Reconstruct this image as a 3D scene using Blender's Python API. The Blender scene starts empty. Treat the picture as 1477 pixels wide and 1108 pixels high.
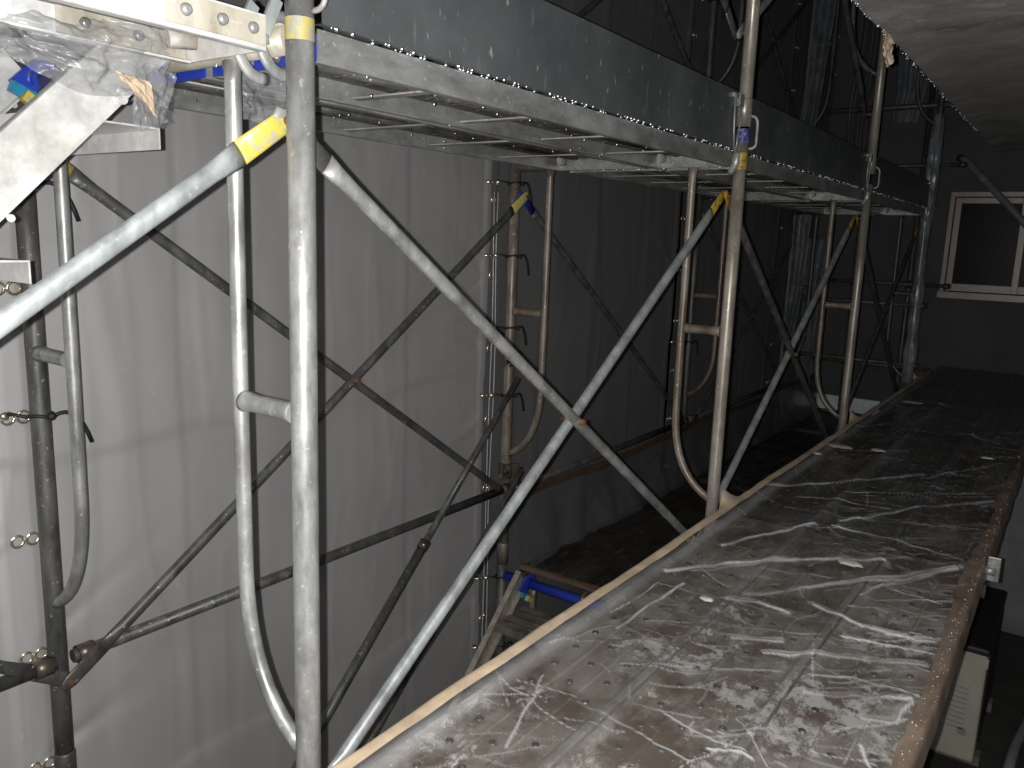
import bpy, math, random
import numpy as np
from mathutils import Vector, Matrix, noise as mnoise

random.seed(7)
RNG = np.random.default_rng(11)
scn = bpy.context.scene
COL = scn.collection

# ---------------------------------------------------------------- camera
CAM = Vector((-0.8327, -1.0001, 1.4197))
RIGHT = Vector((0.584745, -0.810485, 0.034445))
DOWN = Vector((-0.124640, -0.131719, -0.983420))
FWD = Vector((0.801584, 0.570757, -0.178041))
cd = bpy.data.cameras.new('camera')
cd.sensor_width = 36.0
cd.lens = 28.224
cd.clip_start = 0.02
cd.clip_end = 400
cam = bpy.data.objects.new('camera', cd)
COL.objects.link(cam)
up = -DOWN
cam.matrix_world = Matrix(((RIGHT.x, up.x, -FWD.x, CAM.x),
                           (RIGHT.y, up.y, -FWD.y, CAM.y),
                           (RIGHT.z, up.z, -FWD.z, CAM.z),
                           (0, 0, 0, 1)))
scn.camera = cam

# ---------------------------------------------------------------- night sky and the camera's flash
world = bpy.data.worlds.new('World')
scn.world = world
world.use_nodes = True
wn = world.node_tree
sky = wn.nodes.new('ShaderNodeTexSky')
sky.sky_type = 'NISHITA'
sky.sun_disc = False
sky.sun_elevation = math.radians(-4)
sky.sun_rotation = math.radians(120)
bg = wn.nodes['Background']
bg.inputs['Strength'].default_value = 0.02
wn.links.new(sky.outputs['Color'], bg.inputs['Color'])

fl = bpy.data.lights.new('camera_flash', 'POINT')          # the flash of the camera that took the picture: the only lamp
fl.energy = 160
fl.color = (1.0, 0.985, 0.96)
fl.shadow_soft_size = 0.004
flo = bpy.data.objects.new('camera_flash', fl)
flo.location = CAM - RIGHT * 0.024 - DOWN * 0.003 - FWD * 0.004
COL.objects.link(flo)

scn.view_settings.view_transform = 'Standard'
scn.view_settings.look = 'None'
scn.view_settings.gamma = 1
scn.view_settings.use_curve_mapping = False
scn.view_settings.exposure = 0.0

# ================================================================ helpers
class MB:
    def __init__(s):
        s.v = []; s.f = []; s.sm = []
    def add(s, vs, fs, smooth=False):
        o = len(s.v)
        s.v += [tuple(p) for p in vs]
        s.f += [tuple(i + o for i in f) for f in fs]
        s.sm += [smooth] * len(fs)
        return s
    def box(s, a, b, bev=0.0):
        x0, y0, z0 = a; x1, y1, z1 = b
        if x0 > x1: x0, x1 = x1, x0
        if y0 > y1: y0, y1 = y1, y0
        if z0 > z1: z0, z1 = z1, z0
        vs = [(x0,y0,z0),(x1,y0,z0),(x1,y1,z0),(x0,y1,z0),(x0,y0,z1),(x1,y0,z1),(x1,y1,z1),(x0,y1,z1)]
        fs = [(0,3,2,1),(4,5,6,7),(0,1,5,4),(1,2,6,5),(2,3,7,6),(3,0,4,7)]
        return s.add(vs, fs)
    def obox(s, c, ax, ay, az):
        """oriented box: centre and three half-axis vectors"""
        c = Vector(c); ax = Vector(ax); ay = Vector(ay); az = Vector(az)
        vs = [c + ax*i + ay*j + az*k for k in (-1,1) for (i,j) in ((-1,-1),(1,-1),(1,1),(-1,1))]
        fs = [(0,3,2,1),(4,5,6,7),(0,1,5,4),(1,2,6,5),(2,3,7,6),(3,0,4,7)]
        return s.add(vs, fs)
    def sweep(s, pts, rad, n=16, up=None, cap=True, smooth=True):
        """rad: number, list of numbers, or list of (ru, rv) with ru along 'up'"""
        pts = [Vector(p) for p in pts]
        m = len(pts)
        if not isinstance(rad, (list, tuple)): rad = [rad] * m
        rad = [r if isinstance(r, (list, tuple)) else (r, r) for r in rad]
        vs = []; fs = []
        u = None
        for i, p in enumerate(pts):
            t = (pts[min(i+1, m-1)] - pts[max(i-1, 0)]).normalized()
            if u is None:
                h = Vector(up) if up else (Vector((0,1,0)) if abs(t.y) < .9 else Vector((1,0,0)))
                u = (h - t * h.dot(t)).normalized()
            else:
                h = Vector(up) if up else u
                u = (h - t * h.dot(t)).normalized()
            w = t.cross(u)
            for k in range(n):
                a = 2*math.pi*k/n
                vs.append(p + u*(rad[i][0]*math.cos(a)) + w*(rad[i][1]*math.sin(a)))
        for i in range(m-1):
            for k in range(n):
                k2 = (k+1) % n
                fs.append((i*n+k, i*n+k2, (i+1)*n+k2, (i+1)*n+k))
        s.add(vs, fs, smooth)
        if cap:
            o = len(s.v) - len(vs)
            s.f.append(tuple(o+k for k in reversed(range(n)))); s.sm.append(False)
            s.f.append(tuple(o+(m-1)*n+k for k in range(n))); s.sm.append(False)
        return s
    def tube(s, a, b, r, n=16, r2=None):
        return s.sweep([a, b], [r, r if r2 is None else r2], n)
    def ball(s, c, r, n=6, m=4, sz=1.0):
        vs = [(c[0], c[1], c[2]-r*sz)]
        for i in range(1, m):
            ph = -math.pi/2 + math.pi*i/m
            for k in range(n):
                a = 2*math.pi*k/n
                vs.append((c[0]+r*math.cos(ph)*math.cos(a), c[1]+r*math.cos(ph)*math.sin(a), c[2]+r*sz*math.sin(ph)))
        vs.append((c[0], c[1], c[2]+r*sz))
        fs = [(0, 1+(k+1)%n, 1+k) for k in range(n)]
        for i in range(m-2):
            for k in range(n):
                a = 1+i*n+k; b = 1+i*n+(k+1)%n
                fs.append((a, b, b+n, a+n))
        o = 1+(m-2)*n; e = len(vs)-1
        fs += [(o+k, o+(k+1)%n, e) for k in range(n)]
        return s.add(vs, fs, True)
    def grid(s, P, smooth=True):
        """P: array (a, b, 3)"""
        a, b = P.shape[:2]
        o = len(s.v)
        s.v += [tuple(p) for p in P.reshape(-1, 3).tolist()]
        I = np.arange(a*b).reshape(a, b) + o
        q = np.stack([I[:-1,:-1], I[1:,:-1], I[1:,1:], I[:-1,1:]], -1).reshape(-1, 4)
        s.f += [tuple(r) for r in q.tolist()]
        s.sm += [smooth] * len(q)
        return s
    def mesh(s, name):
        me = bpy.data.meshes.new(name)
        me.from_pydata(s.v, [], s.f)
        me.polygons.foreach_set('use_smooth', s.sm)
        me.update()
        return me

def tag(o, label=None, cat=None, group=None, kind=None):
    if label: o['label'] = label
    if cat: o['category'] = cat
    if group: o['group'] = group
    if kind: o['kind'] = kind
    return o
def thing(name, label, cat, loc=(0,0,0), group=None):
    o = bpy.data.objects.new(name, None)
    COL.objects.link(o); o.location = loc; o.empty_display_size = .1
    return tag(o, label, cat, group)
def obj(name, mb, mat, parent=None, loc=None, bevel=0, label=None, kind=None):
    me = mb if isinstance(mb, bpy.types.Mesh) else mb.mesh(name)
    if mat and not me.materials: me.materials.append(mat)
    o = bpy.data.objects.new(name, me)
    COL.objects.link(o)
    if parent: o.parent = parent
    if loc: o.location = loc
    if bevel:
        b = o.modifiers.new('bevel', 'BEVEL'); b.width = bevel; b.segments = 2; b.limit_method = 'ANGLE'
    return tag(o, label=label, kind=kind)

# ---------------------------------------------------------------- value noise on arrays
_T = RNG.random((257, 257))
def vnoise(x, y):
    x = np.asarray(x, float); y = np.asarray(y, float)
    xi = np.floor(x).astype(int); yi = np.floor(y).astype(int)
    fx = x - xi; fy = y - yi
    fx = fx*fx*(3-2*fx); fy = fy*fy*(3-2*fy)
    g = lambda i, j: _T[i % 256, j % 256]
    return ((g(xi,yi)*(1-fx)+g(xi+1,yi)*fx)*(1-fy)+(g(xi,yi+1)*(1-fx)+g(xi+1,yi+1)*fx)*fy)*2-1
def fbm(x, y, o=4):
    r = 0; a = 1.0
    for k in range(o):
        r = r + a*vnoise(x*2**k+17*k, y*2**k+31*k); a *= .5
    return r

# ================================================================ materials
def newmat(name):
    m = bpy.data.materials.new(name); m.use_nodes = True
    nt = m.node_tree
    b = nt.nodes.get('Principled BSDF')
    return m, nt, b
def N(nt, t, **kw):
    n = nt.nodes.new(t)
    for k, v in kw.items():
        if k in n.inputs: n.inputs[k].default_value = v
        else: setattr(n, k, v)
    return n
def coords(nt, scale=(1,1,1), world_space=False):
    tc = nt.nodes.new('ShaderNodeNewGeometry' if world_space else 'ShaderNodeTexCoord')
    mp = nt.nodes.new('ShaderNodeMapping')
    mp.inputs['Scale'].default_value = scale
    nt.links.new(tc.outputs['Position' if world_space else 'Object'], mp.inputs['Vector'])
    return mp.outputs['Vector']
def noise(nt, vec, scale, detail=5, rough=.6, dist=0):
    n = nt.nodes.new('ShaderNodeTexNoise')
    n.inputs['Scale'].default_value = scale; n.inputs['Detail'].default_value = detail
    n.inputs['Roughness'].default_value = rough; n.inputs['Distortion'].default_value = dist
    nt.links.new(vec, n.inputs['Vector'])
    return n.outputs['Fac']
def ramp(nt, fac, stops):
    r = nt.nodes.new('ShaderNodeValToRGB')
    e = r.color_ramp.elements
    while len(e) < len(stops): e.new(.5)
    for el, (p, c) in zip(e, stops):
        el.position = p
        el.color = (c, c, c, 1) if not isinstance(c, tuple) else (*c, 1)
    nt.links.new(fac, r.inputs['Fac'])
    return r.outputs['Color']
def mixc(nt, fac, a, b, mode='MIX'):
    n = nt.nodes.new('ShaderNodeMix'); n.data_type = 'RGBA'; n.blend_type = mode
    for sock, v in ((n.inputs[0], fac), (n.inputs[6], a), (n.inputs[7], b)):
        if isinstance(v, (int, float)): sock.default_value = v
        elif isinstance(v, tuple): sock.default_value = (*v, 1)
        else: nt.links.new(v, sock)
    return n.outputs[2]
def mathn(nt, op, a, b=0.0, clamp=False):
    n = nt.nodes.new('ShaderNodeMath'); n.operation = op; n.use_clamp = clamp
    for sock, v in zip(n.inputs, (a, b)):
        if isinstance(v, (int, float)): sock.default_value = v
        else: nt.links.new(v, sock)
    return n.outputs[0]
def bump(nt, b, h, strength=.3, dist=.002):
    n = nt.nodes.new('ShaderNodeBump')
    n.inputs['Strength'].default_value = strength; n.inputs['Distance'].default_value = dist
    nt.links.new(h, n.inputs['Height']); nt.links.new(n.outputs['Normal'], b.inputs['Normal'])

def steel(name, c0, c1, metal=.45, rough=.42, rust=.0, specks=.5, stretch=(1,1,.3), dirt=(.10,.085,.06), dirt_amt=.5, streak=False):
    """galvanised scaffold steel: mottled zinc, dirt blotches, cement specks, rust spots"""
    m, nt, b = newmat(name)
    v = coords(nt, stretch, True); w = coords(nt, (1,1,1), True)
    n1 = noise(nt, v, 24, 6, .65)
    c = ramp(nt, n1, [(.32, c0), (.66, c1)])
    n2 = noise(nt, w, 5.5, 6, .7)
    d = ramp(nt, n2, [(.48, 0.0), (.72, dirt_amt)])
    c = mixc(nt, d, c, dirt)
    if specks:
        n3 = noise(nt, w, 95, 2, .5)
        s = ramp(nt, n3, [(.66, 0.0), (.72, specks)])
        c = mixc(nt, s, c, (.62, .61, .58))
    if rust:
        n4 = noise(nt, w, 13, 5, .7)
        r = ramp(nt, n4, [(.60, 0.0), (.72, rust)])
        c = mixc(nt, r, c, (.13, .05, .02))
    nt.links.new(c, b.inputs['Base Color'])
    b.inputs['Metallic'].default_value = metal
    rr = ramp(nt, n1, [(.3, rough-.1), (.7, rough+.14)])
    nt.links.new(rr, b.inputs['Roughness'])
    bump(nt, b, noise(nt, w, 160, 4, .6), .25, .001)
    return m

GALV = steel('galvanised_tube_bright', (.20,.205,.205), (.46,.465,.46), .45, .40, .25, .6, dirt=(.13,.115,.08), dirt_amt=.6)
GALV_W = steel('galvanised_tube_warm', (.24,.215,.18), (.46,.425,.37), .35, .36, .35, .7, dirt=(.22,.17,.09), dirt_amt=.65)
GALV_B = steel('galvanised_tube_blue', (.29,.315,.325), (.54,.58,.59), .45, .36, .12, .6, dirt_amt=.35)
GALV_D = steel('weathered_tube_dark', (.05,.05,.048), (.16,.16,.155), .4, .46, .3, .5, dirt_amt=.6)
GALV_R = steel('weathered_tube_brown', (.12,.10,.08), (.29,.25,.21), .3, .42, .6, .6, dirt=(.14,.08,.04), dirt_amt=.7)
CLAMP = steel('clamp_steel', (.05,.045,.04), (.20,.17,.13), .6, .35, .5, .3)
ALU = steel('worn_aluminium', (.55,.55,.54), (.82,.82,.80), .35, .38, .0, .5, stretch=(1,1,1), dirt=(.30,.27,.2), dirt_amt=.45)
PLATE = steel('plank_steel_under', (.055,.056,.056), (.19,.19,.185), .35, .42, .4, .9, stretch=(.5,1,1), dirt_amt=.5)
RAIL = steel('plank_rail_steel', (.24,.245,.24), (.44,.45,.44), .5, .38, .2, .8, stretch=(.4,1,1), dirt_amt=.5)
RIBM = steel('plank_rib_steel', (.26,.25,.23), (.46,.44,.41), .15, .55, .55, .5, stretch=(1,.4,1), dirt=(.2,.12,.07), dirt_amt=.5)

def toe_mat():
    m, nt, b = newmat('toe_board_steel')
    w = coords(nt, (1,1,1), True); s = coords(nt, (5,5,.8), True)
    n1 = noise(nt, w, 3.2, 6, .65)
    c = ramp(nt, n1, [(.3, (.11,.125,.13)), (.7, (.20,.22,.225))])
    pat = ramp(nt, noise(nt, w, 2.1, 5, .7, .6), [(.60, 0.0), (.64, .55)])
    c = mixc(nt, pat, c, (.24,.25,.25))
    st = ramp(nt, noise(nt, s, 9, 3, .6), [(.63, 0.0), (.70, .5)])
    c = mixc(nt, st, c, (.33,.34,.34))
    sp = ramp(nt, noise(nt, coords(nt, (1,1,.35), True), 70, 2, .5), [(.69, 0.0), (.73, .8)])
    c = mixc(nt, sp, c, (.6,.6,.6))
    nt.links.new(c, b.inputs['Base Color'])
    b.inputs['Metallic'].default_value = .55
    nt.links.new(ramp(nt, n1, [(.3, .34), (.7, .5)]), b.inputs['Roughness'])
    bump(nt, b, noise(nt, w, 30, 4, .6), .12, .002)
    return m
TOE = toe_mat()

def flat(name, col, rough=.5, metal=0.0, var=.25, scale=20, spec=None, bumps=.2):
    m, nt, b = newmat(name)
    w = coords(nt, (1,1,1), True)
    n1 = noise(nt, w, scale, 5, .65)
    lo = tuple(c*(1-var) for c in col); hi = tuple(min(1, c*(1+var)) for c in col)
    nt.links.new(ramp(nt, n1, [(.3, lo), (.7, hi)]), b.inputs['Base Color'])
    b.inputs['Roughness'].default_value = rough; b.inputs['Metallic'].default_value = metal
    if bumps: bump(nt, b, noise(nt, w, scale*6, 3, .6), bumps, .001)
    return m
def paint(name, col, under=(.3,.29,.27), wear=.5):
    m, nt, b = newmat(name)
    w = coords(nt, (1,1,1), True)
    n1 = noise(nt, w, 55, 5, .7)
    f = ramp(nt, n1, [(.51, 0.0), (.56, wear)])
    c = mixc(nt, f, col, under)
    c = mixc(nt, ramp(nt, noise(nt, w, 14, 4), [(.4, 0.0), (.8, .5)]), c, tuple(x*.55 for x in col))
    nt.links.new(c, b.inputs['Base Color']); b.inputs['Roughness'].default_value = .4
    return m
YEL = paint('yellow_paint', (.55,.45,.07), (.36,.35,.31), .9)
YEL_D = paint('old_yellow_paint', (.45,.29,.03), (.10,.08,.05), .8)
BLU = paint('blue_paint', (.018,.045,.42), (.05,.06,.12), .5)
TURQ = paint('turquoise_paint', (.02,.22,.38), (.03,.08,.12), .4)
RUST = flat('rusty_bolt', (.14,.06,.03), .7, .1, .5, 60)
BLACK = flat('black_cord', (.012,.012,.012), .6)
BRASS = flat('grommet_metal', (.85,.78,.62), .22, .9, .1)
TAPE = flat('masking_tape_tan', (.60,.47,.335), .45, 0, .25, 11)
TAPE_B = flat('masking_tape_brown', (.085,.055,.036), .5, 0, .35, 7)
TAPE_R = flat('masking_tape_side', (.20,.15,.115), .42, 0, .5, 9)
CONC = flat('concrete_ground', (.13,.125,.12), .85, 0, .3, 6)
WALLM = flat('painted_mortar_wall', (.085,.087,.092), .75, 0, .22, 2.5)
FRAME_AL = flat('window_aluminium', (.30,.27,.25), .4, .25, .1, 12)
AC_B = flat('outdoor_unit_beige', (.40,.375,.31), .5, 0, .12, 5)
AC_T = flat('outdoor_unit_dark_cover', (.014,.014,.015), .6, 0, .3, 12)
STK = flat('sticker_grey', (.38,.365,.32), .5, 0, .1, 60)
INK = flat('sticker_ink', (.24,.23,.20), .6, 0, .1, 60)
PIPE = flat('pipe_grey', (.22,.225,.23), .5, 0, .2, 14)
STRIP = flat('pale_blue_board', (.76,.87,.92), .45, .1, .15, 12)
STEPM = flat('tread_dirty_steel', (.17,.15,.125), .5, .2, .5, 16)
FLAKE = flat('dried_plaster', (.50,.48,.43), .85, 0, .2, 60, bumps=.6)
RUSTHOLE = flat('hole_rim', (.10,.06,.04), .7, .2, .5, 80)
PANEDARK = None

def drop_mat():
    m, nt, b = newmat('water_drop')
    b.inputs['Base Color'].default_value = (.95,.96,1,1)
    b.inputs['Metallic'].default_value = 1.0; b.inputs['Roughness'].default_value = .28
    return m
DROP = drop_mat()

def glass_mat():
    m, nt, b = newmat('dark_window_glass')
    w = coords(nt, (1,1,1), True)
    nt.links.new(ramp(nt, noise(nt, w, 3, 4), [(.3, (.006,.0065,.008)), (.7, (.012,.0125,.015))]), b.inputs['Base Color'])
    b.inputs['Roughness'].default_value = .3; b.inputs['Specular IOR Level'].default_value = .12
    return m
GLASS = glass_mat()

def tarp_mat(name, f):
    m, nt, b = newmat(name)
    w = coords(nt, (1,1,1), True)
    n1 = noise(nt, w, 1.6, 5, .6)
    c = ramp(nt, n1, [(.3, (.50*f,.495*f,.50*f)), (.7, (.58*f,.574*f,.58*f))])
    st = ramp(nt, noise(nt, coords(nt, (7,7,1), True), 2.0, 4, .6), [(.58, 0.0), (.75, .25)])
    c = mixc(nt, st, c, (.64*f,.635*f,.64*f))
    dk = ramp(nt, noise(nt, coords(nt, (1,1,.4), True), 26, 3, .6), [(.70, 0.0), (.74, .4)])
    c = mixc(nt, dk, c, (.68*f,.68*f,.68*f))
    nt.links.new(c, b.inputs['Base Color'])
    b.inputs['Roughness'].default_value = .60
    b.inputs['Metallic'].default_value = .55
    bump(nt, b, noise(nt, w, 420, 2, .5), .15, .0006)
    return m
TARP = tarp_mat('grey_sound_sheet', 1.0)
TARP_SHADED = tarp_mat('shaded_grey_sound_sheet', .50)  # darkened copy: flash falloff painted into the far and upper sheets

def soffit_mat():
    m, nt, b = newmat('stained_soffit')
    w = coords(nt, (1,1,1), True)
    s = coords(nt, (1.5,1,1), True)
    n1 = noise(nt, s, 4.2, 13, .80, 0)
    c = ramp(nt, n1, [(.36, (.12,.118,.114)), (.66, (.50,.49,.475))])
    p = ramp(nt, noise(nt, s, 12, 8, .78, 0), [(.58, 0.0), (.62, .6)])
    c = mixc(nt, p, c, (.62,.61,.59))
    k = ramp(nt, noise(nt, w, 1.1, 4, .6), [(.42, .65), (.62, 0.0)])
    c = mixc(nt, k, c, (.22,.215,.205))
    nt.links.new(c, b.inputs['Base Color']); b.inputs['Roughness'].default_value = .8
    bump(nt, b, noise(nt, w, 40, 5, .7), .3, .003)
    return m
SOFFIT = soffit_mat()

def plank_mat(name='dirty_plank_top', f=1.0):
    """used deck plank: zinc grown olive-brown with wear and dried plaster trodden in"""
    m, nt, b = newmat(name)
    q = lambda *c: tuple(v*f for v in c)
    w = coords(nt, (1,1,1), True); s = coords(nt, (.45,1.5,1), True)
    n1 = noise(nt, s, 6, 6, .65)
    c = ramp(nt, n1, [(.30, q(.13,.112,.085)), (.5, q(.25,.23,.195)), (.72, q(.40,.385,.355))])
    br = ramp(nt, noise(nt, w, 4, 6, .72), [(.46, 0.0), (.56, .85)])
    c = mixc(nt, br, c, q(.11,.076,.054))
    pl = noise(nt, w, 15, 10, .80, .35)
    big = noise(nt, w, 2.3, 3, .5)
    pf = ramp(nt, mathn(nt, 'ADD', pl, mathn(nt, 'MULTIPLY', big, .55)), [(.825, 0.0), (.885, .9)])
    c = mixc(nt, pf, c, q(.56,.545,.52))
    sp = ramp(nt, noise(nt, w, 70, 3, .6), [(.67, 0.0), (.71, .7)])
    c = mixc(nt, sp, c, (.5,.49,.46))
    nt.links.new(c, b.inputs['Base Color'])
    b.inputs['Metallic'].default_value = .12; b.inputs['Roughness'].default_value = .5
    bump(nt, b, pl, .5, .003)
    return m
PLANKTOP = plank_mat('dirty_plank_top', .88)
PLANKTOP_MID = plank_mat('shaded_plank_top', .36)  # same plank, darkened for the second bay: flash falloff in the colour
PLANKTOP_SHADED = plank_mat('deep_shaded_plank_top', .19)  # darkest copy for the bays beyond, light loss with distance painted in
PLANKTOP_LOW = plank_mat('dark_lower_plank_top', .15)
BUMPM = steel('plank_bump_steel', (.035,.033,.03), (.11,.105,.10), .25, .48, .3, .25)
DARKDECK = flat('dark_wet_deck', (.030,.027,.023), .36, .1, .7, 9, bumps=.5)

def film_mat(name, haze=.10, fold=.7, tint=(.72,.73,.75), rough=.16, attr=True, gl=.9, bscale=60, bstr=.5, nz=.12):
    """thin polythene: mostly clear, milky where it is folded double, glossy"""
    m = bpy.data.materials.new(name); m.use_nodes = True
    nt = m.node_tree; nt.nodes.clear()
    out = nt.nodes.new('ShaderNodeOutputMaterial')
    w = coords(nt, (1,1,1), True)
    tr = N(nt, 'ShaderNodeBsdfTransparent'); tr.inputs['Color'].default_value = (.985,.987,.99,1)
    df = N(nt, 'ShaderNodeBsdfDiffuse'); df.inputs['Color'].default_value = (*tint, 1)
    gs = N(nt, 'ShaderNodeBsdfGlossy'); gs.inputs['Color'].default_value = (gl, gl, gl, 1); gs.inputs['Roughness'].default_value = rough
    bp = nt.nodes.new('ShaderNodeBump'); bp.inputs['Strength'].default_value = bstr; bp.inputs['Distance'].default_value = .004
    nt.links.new(noise(nt, w, bscale, 4, .6, .6), bp.inputs['Height'])
    for s in (df, gs): nt.links.new(bp.outputs['Normal'], s.inputs['Normal'])
    hz = mathn(nt, 'MULTIPLY', ramp(nt, noise(nt, w, 9, 5, .65, .5), [(.4, 0.0), (.75, 1.0)]), nz)
    hz = mathn(nt, 'ADD', hz, haze, True)
    if attr:
        at = nt.nodes.new('ShaderNodeAttribute'); at.attribute_name = 'fold'
        hz = mathn(nt, 'ADD', hz, mathn(nt, 'MULTIPLY', at.outputs['Fac'], fold), True)
    m1 = nt.nodes.new('ShaderNodeMixShader')
    nt.links.new(hz, m1.inputs[0]); nt.links.new(tr.outputs[0], m1.inputs[1]); nt.links.new(df.outputs[0], m1.inputs[2])
    lw_ = nt.nodes.new('ShaderNodeLayerWeight'); lw_.inputs['Blend'].default_value = .5
    fz = mathn(nt, 'ADD', mathn(nt, 'MULTIPLY', mathn(nt, 'POWER', lw_.outputs['Facing'], 5.0), .75), .045)
    m2 = nt.nodes.new('ShaderNodeMixShader')
    nt.links.new(fz, m2.inputs[0])
    nt.links.new(m1.outputs[0], m2.inputs[1]); nt.links.new(gs.outputs[0], m2.inputs[2])
    nt.links.new(m2.outputs[0], out.inputs['Surface'])
    return m
FILM = film_mat('clear_film_on_deck', .01, 1.0, (.86,.87,.89), nz=.05)
FILM_H = film_mat('hanging_clear_film', .26, .5, (.34,.345,.36), .34, False, gl=.55, bscale=12, bstr=.35, nz=.30)
FILM_D = film_mat('dark_smoky_film', .45, .4, (.16,.16,.165), .35, False, bscale=16, bstr=.7)
FILM_S = film_mat('pale_streaky_film', .18, .5, (.46,.53,.60), .22, False, gl=.6, bscale=18, bstr=.6, nz=.4)

# ================================================================ the setting
S = 1.829; W = 0.914; H = 1.725; R0 = .0214
g = MB().box((-40,-40,-2.1), (40,40,-1.9)); tag(obj('ground', g, CONC), kind='structure')
g = MB().box((-4,-1.75,-1.895), (6.6,-.42,-.85)); tag(obj('pavement', g, flat('dark_wet_pavement', (.045,.043,.04), .7, 0, .4, 5)), kind='structure')

# end wall of the building, built round the window opening
WX = 6.6; wy0, wy1, wz0, wz1 = -1.02, .022, 1.085, 1.91
bt = thing('building', 'dark grey rendered house wall with overhanging stained eave above the deck', 'building', (WX,-.5,0))
L = lambda m: m
def wl(y0, y1, z0, z1):
    return MB().box((0, y0+.5, z0), (.18, y1+.5, z1))
w_ = MB()
for (a, b, c, d) in ((-1.75, wy0, -1.9, 4.6), (wy1, 2.2, -1.9, 4.6), (wy0, wy1, -1.9, wz0), (wy0, wy1, wz1, 4.6)):
    w_.box((0, a+.5, c), (.18, b+.5, d))
obj('end_wall', w_, WALLM, bt)
obj('side_wall', MB().box((-10.6,-1.43,-1.9), (.18,-1.253,4.6)), WALLM, bt)
# eave slab with an uneven, dripping edge
ex0, ex1 = -9.6, -2.1
nx, ny = 260, 40
X = np.linspace(ex0, ex1, nx)[:, None]*np.ones((1, ny)); Yv = np.linspace(-1.25, .033, ny)[None, :]*np.ones((nx, 1))
Yv = Yv + (np.linspace(0,1,ny)[None,:]**8)*(fbm(X*6, X*0, 3)*.006)
Z = 2.0 + fbm(X*1.1, Yv*1.1, 2)*.0015
Z = Z - np.where(np.linspace(0,1,ny)[None,:] > .955, .012, 0)
P = np.stack([X, Yv, Z], -1)
sl = MB().grid(P[::-1])
top = P[:, -1].copy(); top[:, 2] = 2.20
sl.grid(np.stack([P[:, -1], top], 1))
bk = np.array([[[ex0,-1.25,2.20],[ex0,.033,2.20]],[[ex1,-1.25,2.20],[ex1,.033,2.20]]]); sl.grid(bk, False)
en = P[-1].copy(); en[:, 2] = 2.20; sl.grid(np.stack([en, P[-1]], 1))
ev = obj('eave', sl, SOFFIT, bt)
d = MB()
for k in range(150):
    x = -6.9 + 3.9*random.random()
    d.ball((x, .034+random.uniform(-.006,.003), 1.985+random.uniform(-.003,.002)), random.uniform(.0012,.0030), 6, 4, 1.2)
obj('water_drops', d, DROP, ev, kind='stuff')
for cx, cy, cz, sx in ((-4.95,.03,2.0,.07),):
    q = MB()
    n = 24
    U, V = np.meshgrid(np.linspace(-1,1,n), np.linspace(0,1,n), indexing='ij')
    q.grid(np.stack([cx+U*sx*(1-.3*V), cy+.01*fbm(U*3,V*3)+.012, cz+.02-.10*V*(1-.35*U*U)], -1))
    obj('peeling_tape', q, TAPE, ev)
# window in the end wall
wt = MB
win = thing('window', 'aluminium sliding window with two dark panes in the end wall', 'window', (WX, -.5, 1.085))
hh = wz1-wz0; yl = wy1+.5-.002; yr = wy0+.5+.002
fr = MB()
fr.box((-.03, yl-.035, 0), (.08, yl, hh)).box((-.03, yr, 0), (.08, yr+.035, hh))
fr.box((-.032, yr, hh-.04), (.078, yl, hh+.0)).box((-.045, yr-.01, -.02), (.078, yl+.01, .035))
obj('frame', fr, FRAME_AL, win, bevel=.003)
sash_w = (yl-yr-.07)/2+.02
for k, (ya, xa) in enumerate(((yl-.04-sash_w, -.012), (yr+.04, .02))):
    yb = ya+sash_w
    s_ = MB().box((xa, ya, .04), (xa+.028, ya+.045, hh-.045)).box((xa, yb-.045, .04), (xa+.028, yb, hh-.045))
    s_.box((xa+.001, ya+.045, .04), (xa+.027, yb-.045, .10)).box((xa+.001, ya+.045, hh-.09), (xa+.027, yb-.045, hh-.045))
    so = obj('sash', s_, FRAME_AL, win, bevel=.002)
    obj('pane', MB().box((xa+.010, ya+.040, .09), (xa+.016, yb-.040, hh-.08)), GLASS, so)
# rain pipe across the end wall
pp = thing('rain_pipe', 'slanting grey pipe running down across the window of the end wall', 'pipe', (6.49,-.06,2.15))
p_ = MB().sweep([(0.06,.05,.02),(0,0,0),(0,-.44,-.465),(0,-1.15,-1.21),(0,-1.25,-1.4)], .027, 12)
obj('pipe_run', p_, PIPE, pp)
obj('pipe_socket', MB().tube((0,-.10,-.106),(0,-.17,-.18), .034, 12), PIPE, pp)
f_ = MB()
n, m_ = 30, 20
U, V = np.meshgrid(np.linspace(0,1,n), np.linspace(0,2*np.pi,m_), indexing='ij')
rr_ = .045+.012*fbm(U*6, np.cos(V)*2+5, 3)
f_.grid(np.stack([-rr_*np.cos(V), -.32*U+rr_*np.sin(V)*.7, -.338*U+rr_*np.sin(V)*.7], -1))
obj('film_wrap', f_, FILM_S, pp)

lw = thing('low_wall', 'low grey mortar wall standing behind the outdoor unit', 'wall', (4.7,-1.2,-.85))
obj('wall_body', MB().box((0,-.545,0), (.15,.62,1.16)), flat('low_wall_mortar', (.20,.20,.205), .8, 0, .25, 4), lw)
obj('coping', MB().box((-.02,-.545,1.162), (.17,.63,1.20)), CONC, lw)
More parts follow.
